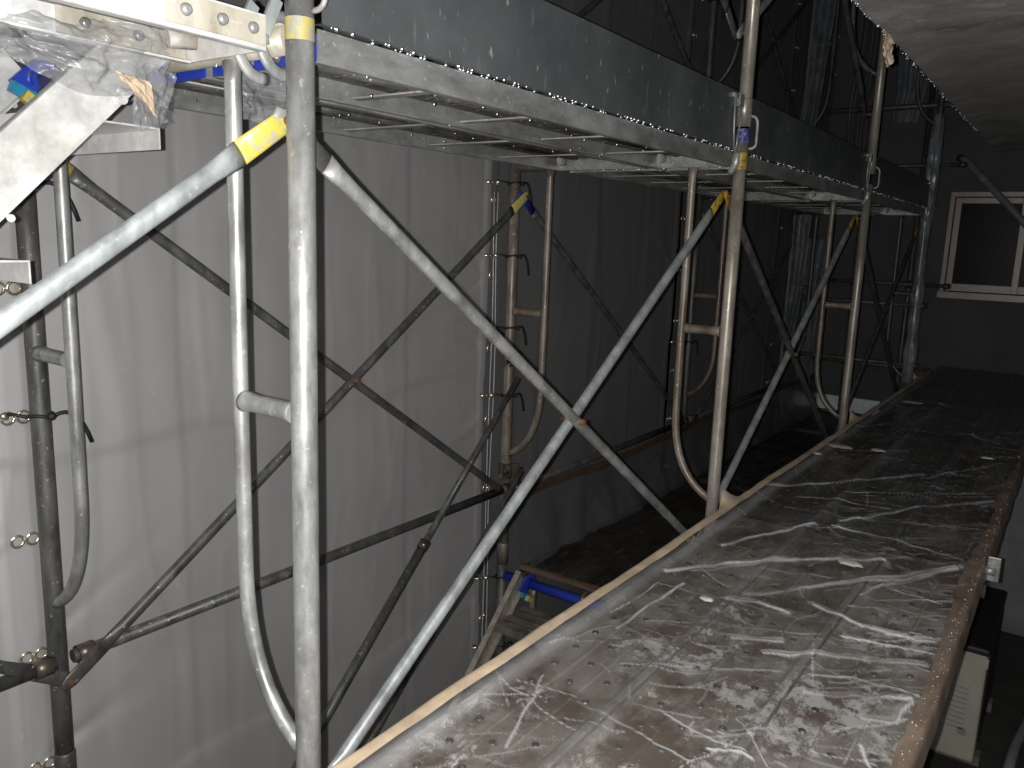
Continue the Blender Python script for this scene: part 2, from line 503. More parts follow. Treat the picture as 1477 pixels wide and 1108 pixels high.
# ================================================================ scaffold frames
def arc(p, q, c, n=10):
    """quadratic curve from p to q with control c"""
    p, q, c = Vector(p), Vector(q), Vector(c)
    return [p*(1-t)**2 + c*2*t*(1-t) + q*t*t for t in [k/n for k in range(n+1)]]
def rust_ring(mb, c, r):
    mb.tube(Vector(c)-Vector((0,0,.004)), Vector(c)+Vector((0,0,.004)), r)
def frame(x, z, label, legm, outm=None, tram=None, braceM=None, upper=False, group='portal frames of the scaffold', drops=0):
    t = thing('scaffold_portal', label, 'scaffold frame', (x, 0, z), group)
    outm = outm or legm; tram = tram or legm; braceM = braceM or legm
    for y, mm in ((0, legm), (W, outm)):
        lg = obj('leg', MB().sweep([(0,y,.045),(0,y,.6),(0,y,1.2),(0,y,H+.03)], R0, 24), mm, t)
        obj('socket', MB().sweep([(0,y,.045),(0,y,.13),(0,y,.135)], [.0240,.0240,.0215], 24), mm, lg)
        s = 1 if y == 0 else -1
        for pz in (.34, 1.585):
            obj('brace_pin', MB().tube((0,y+s*.015,pz), (0,y+s*.062,pz), .0065, 10), RUST, lg)
    obj('transom', MB().sweep([(0,.018,H-.024),(0,.3,H-.024),(0,W-.018,H-.024)], R0-.0005, 22), tram, t)
    for y0, s in ((0, 1), (W, -1)):
        a = [(0,y0+s*.165,H-.036),(0,y0+s*.165,H-.075),(0,y0+s*.165,1.1),(0,y0+s*.163,.82)]
        a += arc((0,y0+s*.163,.82), (0,y0+s*.015,.53), (0,y0+s*.16,.60))[1:]
        rd = [(.013,.021),.0136] + [.0136]*(len(a)-2)
        bt_ = obj('bracing_tube', MB().sweep(a, rd, 16, up=(1,0,0)), braceM, t)
        w0 = MB().sweep([(0,y0+s*.020,1.13),(0,y0+s*.03,1.13),(0,y0+s*.055,1.13),(0,y0+s*.125,1.13),(0,y0+s*.145,1.13),(0,y0+s*.153,1.13)], [.0195,.0180,.0160,.0158,.0178,.019], 16)
        obj('rung', w0, braceM, t)
    if drops:
        d = MB()
        for k in range(drops):
            d.ball((random.uniform(-.006,.006), random.uniform(.04,W-.04), H-.046), random.uniform(.002,.004), 6, 4, 1.3)
        obj('water_drops', d, DROP, t, kind='stuff')
    return t
XS = [0, S, 2*S, 3*S]
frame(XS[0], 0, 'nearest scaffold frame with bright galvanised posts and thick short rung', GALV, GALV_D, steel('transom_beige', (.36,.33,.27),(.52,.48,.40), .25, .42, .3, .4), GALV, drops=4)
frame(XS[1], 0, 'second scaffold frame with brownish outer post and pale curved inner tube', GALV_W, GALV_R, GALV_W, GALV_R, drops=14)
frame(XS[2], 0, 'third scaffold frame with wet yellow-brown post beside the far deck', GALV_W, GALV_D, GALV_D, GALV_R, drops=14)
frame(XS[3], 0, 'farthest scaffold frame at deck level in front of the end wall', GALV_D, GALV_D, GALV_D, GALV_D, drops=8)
UZ = H+.035
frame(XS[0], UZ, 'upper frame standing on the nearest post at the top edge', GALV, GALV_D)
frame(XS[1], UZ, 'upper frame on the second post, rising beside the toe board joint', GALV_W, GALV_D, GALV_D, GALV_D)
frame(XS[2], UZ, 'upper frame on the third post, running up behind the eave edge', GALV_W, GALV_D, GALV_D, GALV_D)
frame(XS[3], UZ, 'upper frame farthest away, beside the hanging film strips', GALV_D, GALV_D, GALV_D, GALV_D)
frame(XS[1], -H+.010, 'lower frame below the deck with blue painted top tube', GALV_D, GALV_D, BLU, GALV_R)
# lock arm and blue tape where the second upper post sits on the lower one
def lock(x, label, blue):
    t = thing('joint_lock', label, 'joint lock', (x, 0, H), 'post joint locks')
    a = MB().sweep(arc((.006,-.022,.115),(.010,-.044,.085),(.008,-.044,.115),6)+[(.010,-.044,.03)]+arc((.010,-.044,.03),(.006,-.022,.012),(.010,-.044,.012),6)[1:], .0045, 8)
    obj('arm', a, RIBM, t)
    if blue:
        obj('tape_band', MB().sweep([(0,0,.031),(0,0,.074)], .0222, 20, cap=False), paint('scuffed_blue_paint', (.03,.05,.26), (.30,.27,.23), 1.0), t)
        obj('paint_band', MB().sweep([(0,0,-.055),(0,0,-.002)], .0219, 20, cap=False), YEL_D, t)
lock(XS[1], 'pale lock arm and blue tape at the joint of the second post', True)
lock(XS[2], 'pale lock arm on the third post joint', False)
lock(XS[0], 'lock arm at the joint of the nearest post', False)
t = thing('paint_mark', 'yellow paint band round the top of the nearest post', 'paint mark', (0,0,H))
obj('band', MB().sweep([(0,0,-.030),(0,0,.002)], .0218, 24, cap=False), paint('faded_yellow_paint', (.42,.36,.11), (.30,.30,.28), 1.0), t)

# ================================================================ cross braces
def brace(x0, y, z0, label, m1, m2, e1=YEL, e2=YEL, side=1, r=.0138, dz=(.34, 1.585), only=None):
    """two tubes between the pins of neighbouring frames, bolted where they cross"""
    t = thing('cross_brace', label, 'cross brace', (x0, y, z0), 'cross braces between the frames')
    for k, (za, zb, mm, em) in enumerate(((dz[1], dz[0], m1, e1), (dz[0], dz[1], m2, e2))):
        if only is not None and k != only: continue
        off = side*(.008 if k == 0 else -.008)
        A = Vector((0, off, za)); B = Vector((S, off, zb))
        u = (B-A).normalized(); Ln = (B-A).length
        st = [.10, .125, .16, Ln-.16, Ln-.125, Ln-.10]
        pts = [A+u*q for q in st]
        rr = [(.0045,.019), (.010,.0165), (r,r), (r,r), (.010,.0165), (.0045,.019)]
        tb = obj('brace_tube', MB().sweep(pts, rr, 18, up=(0,1,0)), mm, t)
        for e, (q0, q1) in enumerate(((-.022, .0995), (Ln+.022, Ln-.0995))):
            n_ = [A+u*(q0+(q1-q0)*f) for f in (0, .08, .2, 1)]
            obj('flat_end', MB().sweep(n_, [(.003,.008),(.0042,.014),(.0045,.018),(.0045,.019)], 14, up=(0,1,0)), em if e == k else mm, tb)
    if only is None:
        c = Vector((S/2, 0, (dz[0]+dz[1])/2))
        obj('pivot_bolt', MB().tube(c+Vector((0,-.034,0)), c+Vector((0,.034,0)), .008, 10), RUST, t)
    return t
YI = .045; YO = W-.045
brace(-S, YI, 0, 'thick bright brace with yellow end slanting down from the nearest post', GALV_B, GALV_B, YEL, YEL)
brace(0, YI, 0, 'pair of pale crossed tubes between the two nearest posts', GALV, GALV_B, GALV, YEL_D, -1)
brace(S, YI, 0, 'crossed tubes between second and third post, streaked by light', GALV_D, GALV_B, YEL_D, YEL_D, -1)
brace(2*S, YI, 0, 'dark crossed tubes beyond the third post before the end wall', GALV_D, GALV_D, YEL_D, YEL_D, -1)
brace(-S, YO, 0, 'weathered crossed tubes on tarpaulin side, left of the outermost left post', GALV_D, GALV_D, GALV_D, GALV_D)
brace(0, YO, 0, 'weathered dark crossed tubes against the pale tarpaulin with yellow end', GALV_D, GALV_D, YEL, YEL)
brace(S, YO, 0, 'dark crossed tubes with blue end against the darker middle tarpaulin', GALV_D, GALV_D, BLU, YEL_D)
brace(2*S, YO, 0, 'farthest dark crossed tubes on the tarpaulin side', GALV_D, GALV_D, YEL_D, YEL_D)
brace(0, YI, UZ, 'upper crossed tubes with yellow tip ending at the second post', GALV_D, GALV_D, YEL, YEL)
brace(S, YI, UZ, 'upper crossed tubes rising right from the second post', GALV_D, GALV_B, GALV_D, GALV_B)
brace(S, YO, UZ, 'upper crossed tubes on the tarpaulin side above the toe board', GALV_D, GALV_D, GALV_D, GALV_D)
brace(2*S, YO, UZ, 'upper far crossed tubes beside the hanging film', GALV_D, GALV_D, GALV_D, GALV_D)

# ================================================================ guard rails, handrails, end rails
def rail(name, label, a, b, r, mat, group=None, ends=True):
    t = thing(name, label, 'rail', a, group)
    d = Vector(b)-Vector(a)
    obj('tube', MB().sweep([(0,0,0), d*.5, d], r, 16), mat, t)
    if ends:
        u = d.normalized()
        obj('end_clip', MB().tube(u*.01, u*.05, r+.006, 12), CLAMP, t)
        obj('end_clip', MB().tube(d-u*.05, d-u*.01, r+.006, 12), CLAMP, t)
    return t
rail('guard_rail', 'dark low guard rail along the tarpaulin behind the stair', (.02,W-.032,.39), (S-.02,W-.032,.39), .0165, GALV_D, 'low guard rails on the tarpaulin side')
rail('guard_rail', 'low guard rail along the tarpaulin left of the nearest frame', (-S,W-.032,.39), (-.02,W-.032,.39), .0165, GALV_D, 'low guard rails on the tarpaulin side')
for z, lb in ((.62,'lowest end rail'), (1.05,'middle end rail')):
    rail('end_rail', lb + ' across the far frame in front of the end wall', (3*S+.03,-.06,z), (3*S+.03,W+.03,z), .017, GALV_D, 'end rails at the far frame')
rail('end_rail', 'upper end rail with yellow tape at the far frame', (3*S+.03,-.2,2.02), (3*S+.03,W+.03,2.02), .013, GALV_D, 'end rails at the far frame')
rail('end_rail', 'topmost end rail below the eave at the far frame', (3*S+.03,-.3,2.42), (3*S+.03,W+.03,2.42), .019, GALV_D, 'end rails at the far frame')
def handrail(label, a, b, fr, r1, r2, m1, m2):
    t = thing('handrail', label, 'handrail', a, 'telescopic stair handrails')
    d = Vector(b)-Vector(a)
    obj('inner_tube', MB().sweep([(0,0,0), d*fr], r1, 14), m1, t)
    sl = obj('sleeve', MB().sweep([d*fr, d], r2, 16), m2, t)
    u = d.normalized()
    obj('collar', MB().tube(d*fr-u*.012, d*fr+u*.022, r2+.004, 16), CLAMP, sl)
    return t
handrail('upper stair handrail, thin dark tube entering a thicker sleeve', (1.80,.845,.86), (.30,.845,-.602), .37, .0125, .0165, GALV_D, GALV_D)
handrail('lower stair handrail, black tube with thick sleeve at the foot', (1.783,.80,.483), (.50,.80,-.66), .43, .012, .0175, GALV_D, GALV_D)
for y, lb in ((.62, 'left of the third post'), (.20, 'right of the third post')):
    t = thing('far_post', 'slim dark standing tube at the end wall, seen %s' % lb, 'post', (6.3, y, -1.85), 'standing tubes at the end wall')
    obj('tube', MB().sweep([(0,0,0),(0,0,2.5),(0,0,5.2)], R0, 14), GALV_D, t)
    for z in (2.35, 3.02):
        obj('clamp_ring', MB().tube((0,0,z-.03), (0,0,z+.03), .031, 12), CLAMP, t)
rail('end_rail', 'thin dark rail between the standing tubes at the end wall', (6.27,-.1,.50), (6.27,.95,.50), .0165, GALV_D, 'end rails at the far frame')
rail('end_rail', 'long dark rail at rung height along the end wall', (6.27,-.1,1.17), (6.27,.95,1.17), .0165, GALV_D, 'end rails at the far frame')
t = rail('toe_strip', 'pale bluish strip lying across the far end of the lower deck', (6.40,.33,.10), (6.40,1.22,.10), .001, STRIP, ends=False)
for c in list(t.children): bpy.data.objects.remove(c)
t['category'] = 'board'
obj('board', MB().box((-.012,0,-.05), (.012,.90,.075)), STRIP, t)

# couplers on the second outer post
def coupler(z, label, sz=1.0):
    t = thing('coupler', label, 'coupler', (S, W, z), 'swivel couplers on the outer post')
    obj('ring', MB().sweep([(0,0,-.024*sz),(0,0,-.018*sz),(0,0,.018*sz),(0,0,.024*sz)], [.024,.029,.029,.024], 18), CLAMP, t)
    obj('flap', MB().obox((-.034,-.02,0), (.016,.010,0), (-.004,.007,0), (0,0,.02*sz)).obox((.03,-.026,0), (.012,-.012,0), (.004,.004,0), (0,0,.02*sz)), CLAMP, t)
    obj('bolt', MB().tube((-.085,-.045,.006), (-.025,-.03,.002), .0065, 8).tube((-.10,-.048,.007), (-.080,-.044,.006), .012, 6), CLAMP, t)
    b = MB().tube((.03,-.05,-.004), (.07,-.035,.0), .0065, 8).tube((.035,-.056,0), (.043,-.04,0), .011, 6)
    obj('bolt', b, CLAMP, t)
coupler(.925, 'dark coupler high on the second outer post, above the curved tube')
coupler(.455, 'larger dark coupler low on the second outer post at the handrail', 1.4)

# ================================================================ steel planks overhead
def plank_under(x0, x1, y0, y1, zt, label, group, ribs=(.22,.42,.62,.82), drops=0, hooks=True, railm=None, holes=True, hm=None, nh=18, edge_drops=0):
    t = thing('steel_plank', label, 'scaffold plank', (x0, y0, zt), group)
    Ln = x1-x0; w = y1-y0
    obj('deck_plate', MB().box((0,.002,-.004), (Ln,w-.002,0)), PLATE, t)
    for y, s in ((0, 1), (w, -1)):
        r = MB().box((0,y,-.046), (Ln,y+s*.003,.003)).box((0,y+s*.0032,-.0462), (Ln,y+s*.017,-.043))
        obj('side_rail', r, railm or RAIL, t)
    rb = MB()
    # lengthwise stiffening channels pressed in the plate
    nch = max(1, int(w/.12))
    for k in range(nch):
        yy = w*(k+1)/(nch+1)
        obj('stiffener', MB().sweep([(0.03,yy,-.004),(Ln-.03,yy,-.004)], [(.010,.016)]*2, 8, up=(0,0,1)), PLATE, t)
    for x in (0, Ln):
        obj('end_cap', MB().box((x-.0015,.004,-.045), (x+.0015,w-.004,-.0045)), BLU if (x == 0 and abs(x0-.045) < .01) else (railm or RAIL), t)
    for f in ribs:
        me = MB().box((Ln*f-.012,.006,-.0335), (Ln*f+.012,w-.006,-.030))
        obj('cross_rib', me, RIBM, t)
    if holes:
        h = MB()
        rows = max(2, int(w/.085))
        for j in range(rows):
            yy = .04+(w-.08)*j/(rows-1)
            for k in range(nh):
                xx = .07+(Ln-.14)*(k+.5*(j%2))/nh
                h.sweep([(xx,yy,-.0045),(xx,yy,-.0075)], [.011,.0085], 10)
        obj('drain_holes', h, RUSTHOLE, t, kind='stuff')
    if hooks:
        for x, s in ((0,-1),(Ln,1)):
            for y in (.035, w-.035):
                hk = MB()
                pts = [(x-s*.05,y,-.018),(x+s*.008,y,-.010)]
                hk.sweep(pts, [(.006,.017)]*2, 8, up=(0,1,0))
                c = []
                for q in range(9):
                    a = math.radians(150-150*q/8)
                    c.append((x+s*(.040-.030*math.cos(math.radians(180*q/8))), y, -.024+.030*math.sin(math.radians(20+150*q/8))))
                hk.sweep(c, [(.006,.007)]*9, 8, up=(0,1,0))
                obj('hook', hk, hm or RIBM, t)
    if drops or edge_drops:
        d = MB()
        for k in range(drops):
            d.ball((random.uniform(.02,Ln-.02), random.uniform(.004,w-.004), random.choice((-.047,-.037))), random.uniform(.0015,.0032), 6, 4, 1.3)
        for k in range(edge_drops):
            d.ball((random.uniform(.02,Ln), -.004, .004), random.uniform(.0018,.0042), 6, 4, 1.0)
        obj('water_drops', d, DROP, t, kind='stuff')
    return t
GR = 'steel planks of the upper deck'
ZT = H-.003
plank_under(.045, S-.045, .012, .285, ZT, 'overhead plank over the first bay, next to the toe board', GR, (.19,.39,.59,.80), 26, edge_drops=70)
plank_under(.045, S-.045, .300, .690, ZT, 'wide overhead plank over the first bay on the tarpaulin side', GR, (.19,.39,.59,.80), 26)
plank_under(S+.045, 2*S-.045, .012, .285, ZT, 'overhead plank over the middle bay, next to the toe board', GR, (.2,.4,.6,.8), 20, edge_drops=50)
plank_under(S+.045, 2*S-.045, .300, .690, ZT, 'wide overhead plank over the middle bay on the tarpaulin side', GR, (.2,.4,.6,.8), 20)
plank_under(2*S+.045, 3*S-.045, .012, .285, ZT, 'overhead plank over the far bay, next to the toe board', GR, (.2,.4,.6,.8), 12, edge_drops=40)
plank_under(2*S+.045, 3*S-.045, .300, .690, ZT, 'wide overhead plank over the far bay on the tarpaulin side', GR, (.2,.4,.6,.8), 12)
pn = plank_under(-S+.045, -.045, .020, .225, ZT, 'brightly lit narrow plank at the top left corner, hooked on the nearest frame', GR, (.25,.5,.75), 6, railm=ALU, nh=12)
# end plates with rivets and hook castings at the near end of that plank and of the overhead plank
def end_plate(parent, xa, xb, y, mat, rx):
    pl = obj('end_plate', MB().box((xa,y-.004,-.040), (xb,y,-.001)), mat, parent)
    for x in rx: obj('rivet', MB().sweep([(x,y-.004,-.02),(x,y-.008,-.02),(x,y-.0105,-.02)], [.0085,.0075,.004], 12), GALV, pl)
PLATE_Y = steel('end_plate_steel', (.40,.37,.29), (.58,.55,.48), .2, .45, .5, .4)
LnP = S-.09
end_plate(pn, LnP-.16, LnP-.004, 0, PLATE_Y, (LnP-.13, LnP-.075, LnP-.025))
end_plate(pn, LnP-.20, LnP-.004, .205-.003, PLATE_Y, (LnP-.16, LnP-.08, LnP-.03))

def hook_cast(label, x, y, z, s):
    t = thing('plank_hook', label, 'plank hook', (x, y, z), 'cast hooks over the nearest transom')
    c = []
    for q in range(13):
        a = math.radians(200-230*q/12)
        c.append((.034*math.cos(a)*s, 0, .034*math.sin(a)))
    obj('claw', MB().sweep(c, [(.008,.006)]*4+[(.009,.009)]*5+[(.008,.007)]*4, 10, up=(0,1,0)), GALV, t)
    obj('lever', MB().obox((-.03*s,-.012,.028), (.012,0,.026), (0,.003,0), (-.008,0,.005)), GALV_B, t)
    obj('tongue', MB().sweep(arc((-.036*s,.010,.0),(.02*s,.012,-.046),(-.02*s,.012,-.052),8), [(.006,.010)]*9, 10, up=(0,1,0)), GALV, t)
    return t
hook_cast('pale cast hook clasping the nearest transom, left of its pair', 0, .095, H-.024, 1)
hook_cast('pale cast hook clasping the nearest transom, against the post', 0, .040, H-.024, 1)

# toe boards
def toe(x0, label, ed):
    t = thing('toe_board', label, 'toe board', (x0+.04, -.004, H+.004), 'toe boards of the upper deck')
    Ln = S-.115
    P = [(0,.0),(0,.176),(.012,.180),(.012,.1785),(.0015,.1750),(.0015,.0015),(.016,.0015),(.016,0)]
    nseg = 30
    A = np.zeros((nseg+1, len(P)+1, 3))
    for i in range(nseg+1):
        x = Ln*i/nseg
        for j, (py, pz) in enumerate(P+[P[0]]):
            A[i, j] = (x, py+.0018*mnoise.noise(Vector((x*3+x0, 0, pz*7))), pz)
    obj('board', MB().grid(A, False), TOE, t)
    d = MB()
    for k in range(ed):
        d.ball((random.uniform(0,Ln), .002, -.001), random.uniform(.0020,.0044), 6, 4, 1.2)
    obj('water_drops', d, DROP, t, kind='stuff')
    # wire latch and its block at the far end
    bx = Ln-.012
    lt = MB().sweep([(bx-.03,-.007,.165),(bx-.031,-.009,.09),(bx-.026,-.009,.05),(bx-.006,-.008,-.02)], .0032, 8)
    lt.sweep([(bx+.022,-.007,.130),(bx+.022,-.009,.08),(bx+.012,-.009,.04),(bx+.002,-.008,-.02)], .0032, 8)
    obj('wire_latch', lt, GALV, t)
    k_ = MB().box((bx-.002,-.014,.130), (bx+.030,-.001,.168)).tube((bx-.045,-.006,.158),(bx-.012,-.006,.158), .007, 8)
    obj('latch_block', k_, GALV, t)
    obj('clamp_foot', MB().sweep(arc((bx+.004,-.012,-.012),(bx+.014,.01,-.075),(bx-.012,-.022,-.055),8), [(.010,.007)]*9, 10), GALV_B, t)
toe(0, 'long dark steel toe board nearest the camera, flecked with plaster', 55)
toe(S, 'middle toe board beyond the second post, nearly black', 45)
toe(2*S, 'farthest toe board running to the far post', 30)

# ================================================================ stairs
def stair(xt, zt, y0, y1, label, sm, tm, hm, hm2, n=7, grp='scaffold stairs', lift=.04):
    t = thing('scaffold_stair', label, 'stair', (xt, y0, zt), grp)
    w = y1-y0
    run = 1.66
    u = Vector((-1,0,-1)).normalized(); nrm = Vector((-1,0,1)).normalized()
    a0 = Vector((-.045,0,-.015+lift))
    for y, s in ((0, 1), (w, -1)):
        sm_ = MB()
        c = a0+u*(run*.707); c.y = y
        sm_.obox(c, u*(run*.707), (0,.0025,0), nrm*.042)
        for k in (-1, 1):
            c2 = c+nrm*(k*.0405)+Vector((0,s*.012,0))
            sm_.obox(c2, u*(run*.707), (0,.0095,0), nrm*.0018)
        st = obj('stringer', sm_, sm, t)
        for k in range(n):
            p = Vector((-.10-.225*k, y, -.12+lift-.225*k))
            obj('rivet', MB().tube(p+Vector((0,-s*.003,0)), p+Vector((0,-s*.009,0)), .009, 10), sm, st)
            p = p+Vector((.045,0,.028))
            obj('rivet', MB().tube(p+Vector((0,-s*.003,0)), p+Vector((0,-s*.007,0)), .006, 10), sm, st)
        hk = MB()
        hk.obox((-.030, y+s*.016, .0), (.024,0,.024), (0,.006,0), (-.016,0,.016))
        cc = [(.034*math.cos(math.radians(200-200*q/10)), y+s*.016, -.0+.034*math.sin(math.radians(200-200*q/10))) for q in range(11)]
        hk.sweep(cc, [(.008,.008)]*11, 10, up=(0,1,0))
        h = obj('hook', hk, hm, t)
        obj('safety_catch', MB().obox((-.052, y+s*.032, -.030), (.024,0,-.010), (0,.007,0), (.004,0,.010)), hm2, h)
        obj('catch_tip', MB().obox((-.040, y+s*.045, -.048), (.018,0,-.012), (0,.008,0), (.006,0,.009)), YEL, h)
    for k in range(n):
        x = -.06-.225*k; z = -.155+lift-.225*k
        tr = MB().box((x-.17,.012,z-.003), (x+.035,w-.012,z)).box((x-.17,.012,z-.036), (x-.167,w-.012,z-.0032)).box((x+.032,.012,z-.036), (x+.035,w-.012,z-.0032))
        for q in range(3):
            tr.sweep([(x-.13+.055*q,.03,z),(x-.13+.055*q,w-.03,z)], [(.003,.006)]*2, 6, up=(0,0,1))
        obj('tread', tr, tm, t)
    return t
stair(0, H-.024, .325, .80, 'glaring aluminium stair leading down to the left from the nearest frame', ALU, ALU, BLU, TURQ)
stair(S, -.014, .30, .785, 'dim stair going down below the deck with turquoise hooks', GALV_W, STEPM, BLU, TURQ, lift=.065)

# ================================================================ lower main deck
GD = 'planks of the lower deck beyond the stair opening'
def deck_plank(x0, x1, y0, y1, zt, label, mat, grp, name='deck_plank', bumps=False, rail_m=None, hooks=False):
    t = thing(name, label, 'scaffold plank', (x0, y0, zt), grp)
    Ln = x1-x0; w = y1-y0
    prof = [(0,-.045),(0,.004),(.003,.0075),(.016,.0075),(.020,.003),(.026,.0)]
    inner = []
    ng = max(2, int(round(w/.075)))
    for k in range(1, ng):
        yy = .026+(w-.052)*k/ng
        inner += [(yy-.006,0),(yy-.003,.0035),(yy+.003,.0035),(yy+.006,0)]
    prof = prof + inner + [(w-a, b) for a, b in reversed(prof)]
    ns = max(2, int(Ln/.05))
    A = np.zeros((ns+1, len(prof), 3))
    for i in range(ns+1):
        x = Ln*i/ns
        for j, (py, pz) in enumerate(prof):
            dz = .0025*mnoise.noise(Vector((x*2.3+x0, py*6+y0*5, 3.3))) if pz > -.01 else 0
            A[i, j] = (x, py, pz+dz)
    pl = obj('deck_plate', MB().grid(A, False), mat, t)
    obj('side_rail', MB().box((0,.0008,-.046), (Ln,.012,-.043)).box((0,w-.012,-.046), (Ln,w-.0008,-.043)), rail_m or RAIL, t)
    if bumps:
        b = MB()
        rows = ng
        for j in range(rows):
            yy = .026+(w-.052)*(j+.5)/rows
            k = 0
            xx = .05+(.045 if j % 2 else 0)
            while xx < Ln-.03:
                n = 10
                vs = []; fs = []
                for (rr, zz) in ((.0085,-.001),(.0075,.0026),(.0052,.0034),(.0030,.0010)):
                    vs += [(xx+rr*math.cos(2*math.pi*q/n), yy+rr*math.sin(2*math.pi*q/n), zz) for q in range(n)]
                for r_ in range(3):
                    fs += [(r_*n+q, r_*n+(q+1)%n, (r_+1)*n+(q+1)%n, (r_+1)*n+q) for q in range(n)]
                fs.append(tuple(3*n+q for q in range(n)))
                b.add(vs, fs, True)
                xx += .09
        obj('anti_slip_bumps', b, BUMPM, t, kind='stuff')
    if hooks:
        for y in (.05, w-.05):
            c = [(-.045+.034*math.cos(math.radians(20+200*q/10)), y, -.028+.034*math.sin(math.radians(20+200*q/10))) for q in range(11)]
            obj('hook', MB().sweep(c, [(.010,.008)]*11, 10, up=(0,1,0)), CLAMP, t)
    return t
for i, (xa, xb, wd) in enumerate(((S+.045,2*S-.045,'middle'),(2*S+.045,3*S-.045,'far'),(3*S+.045,6.4,'last'))):
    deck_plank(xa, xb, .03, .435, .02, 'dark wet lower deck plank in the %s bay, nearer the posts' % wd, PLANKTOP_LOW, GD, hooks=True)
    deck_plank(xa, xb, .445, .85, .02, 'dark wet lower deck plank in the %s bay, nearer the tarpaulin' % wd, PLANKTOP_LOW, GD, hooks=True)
deck_plank(-S+.045, -.045, .44, .85, .02, 'lower deck plank left of the nearest frame, under the upper stair', PLANKTOP, GD)
# tape on the cut end of the sheet over that deck, the sheet and its curtain
t = thing('masking_tape', 'brown masking tape along the end of the lower deck above the blue tube', 'masking tape', (S+.045,.44,.030))
n = 40
U, V = np.meshgrid(np.linspace(-.38,.415,n), np.linspace(0,1,7), indexing='ij')
obj('strip', MB().grid(np.stack([-.006+.028*V+.003*fbm(U*9,V), U, .0+.007*np.minimum(1,V*4)-.012*(1-V)**3+.002*fbm(U*14,V*2)], -1)), TAPE_B, t)
t = thing('plastic_curtain', 'smoky film curtain hanging along the tarpaulin side of the lower deck', 'plastic sheet', (S+.06,.86,.02))
n, m_ = 220, 26
U, V = np.meshgrid(np.linspace(0,1,n), np.linspace(0,1,m_), indexing='ij')
Xc = U*4.45; Zc = .345*V
Yc = -.03*(1-V)**2-.012+.016*fbm(Xc*5+V*.8, V*1.2, 3)*(1-V**3)+.006*np.sin(Xc*23+3*V)*(1-V)
Zc = Zc - .018*np.abs(np.sin(Xc*1.72))*V
obj('sheet', MB().grid(np.stack([Xc, Yc, Zc], -1)), FILM_D, t)
U, V = np.meshgrid(np.linspace(0,1,n), np.linspace(0,1,6), indexing='ij')
Xc = U*4.45
obj('tape_strip', MB().grid(np.stack([Xc, -.020+.004*fbm(Xc*8,V), .322+.040*V-.018*np.abs(np.sin(Xc*1.72))+.004*fbm(Xc*7,V*0)], -1)), TAPE_B, t)
rail('guard_rail', 'low guard rail under brown tape in the middle bay', (S+.02,W-.032,.375), (2*S-.02,W-.032,.375), .0165, GALV_D, 'low guard rails on the tarpaulin side')
rail('guard_rail', 'low guard rail under brown tape in the far bay', (2*S+.02,W-.032,.375), (3*S-.02,W-.032,.375), .0165, GALV_D, 'low guard rails on the tarpaulin side')

# ================================================================ the near deck (planks under film)
ND = 'planks of the film covered near deck'
rows = ((-.335,-.085,'post side'), (-.590,-.342,'middle'), (-.845,-.597,'house side'))
bays = ((-.9,-.03,'behind'), (-.02,S-.02,'nearest'), (S-.01,2*S-.02,'second'), (2*S-.01,3*S-.02,'third'), (3*S-.01,6.58,'farthest'))
for (ya, yb, rw) in rows:
    for (xa, xb, bw) in bays[1:]:
        deck_plank(xa, xb, ya, yb, .50, 'film covered near deck plank, %s row, in the %s bay' % (rw, bw), {'nearest': PLANKTOP, 'second': PLANKTOP_MID}.get(bw, PLANKTOP_SHADED), ND, bumps=True)
for k, x in enumerate((0, S, 2*S, 3*S)):
    t = thing('deck_bracket', 'bracket tube carrying the near deck at the %s post' % ('nearest','second','third','farthest')[k], 'bracket', (x,-.02,.435), 'brackets under the near deck')
    obj('arm', MB().sweep([(0,-.005,0),(0,-.84,0)], .0205, 16), GALV_D, t)
    obj('strut', MB().sweep([(0,-.005,-.38),(0,-.66,-.03)], .0136, 12), GALV_D, t)

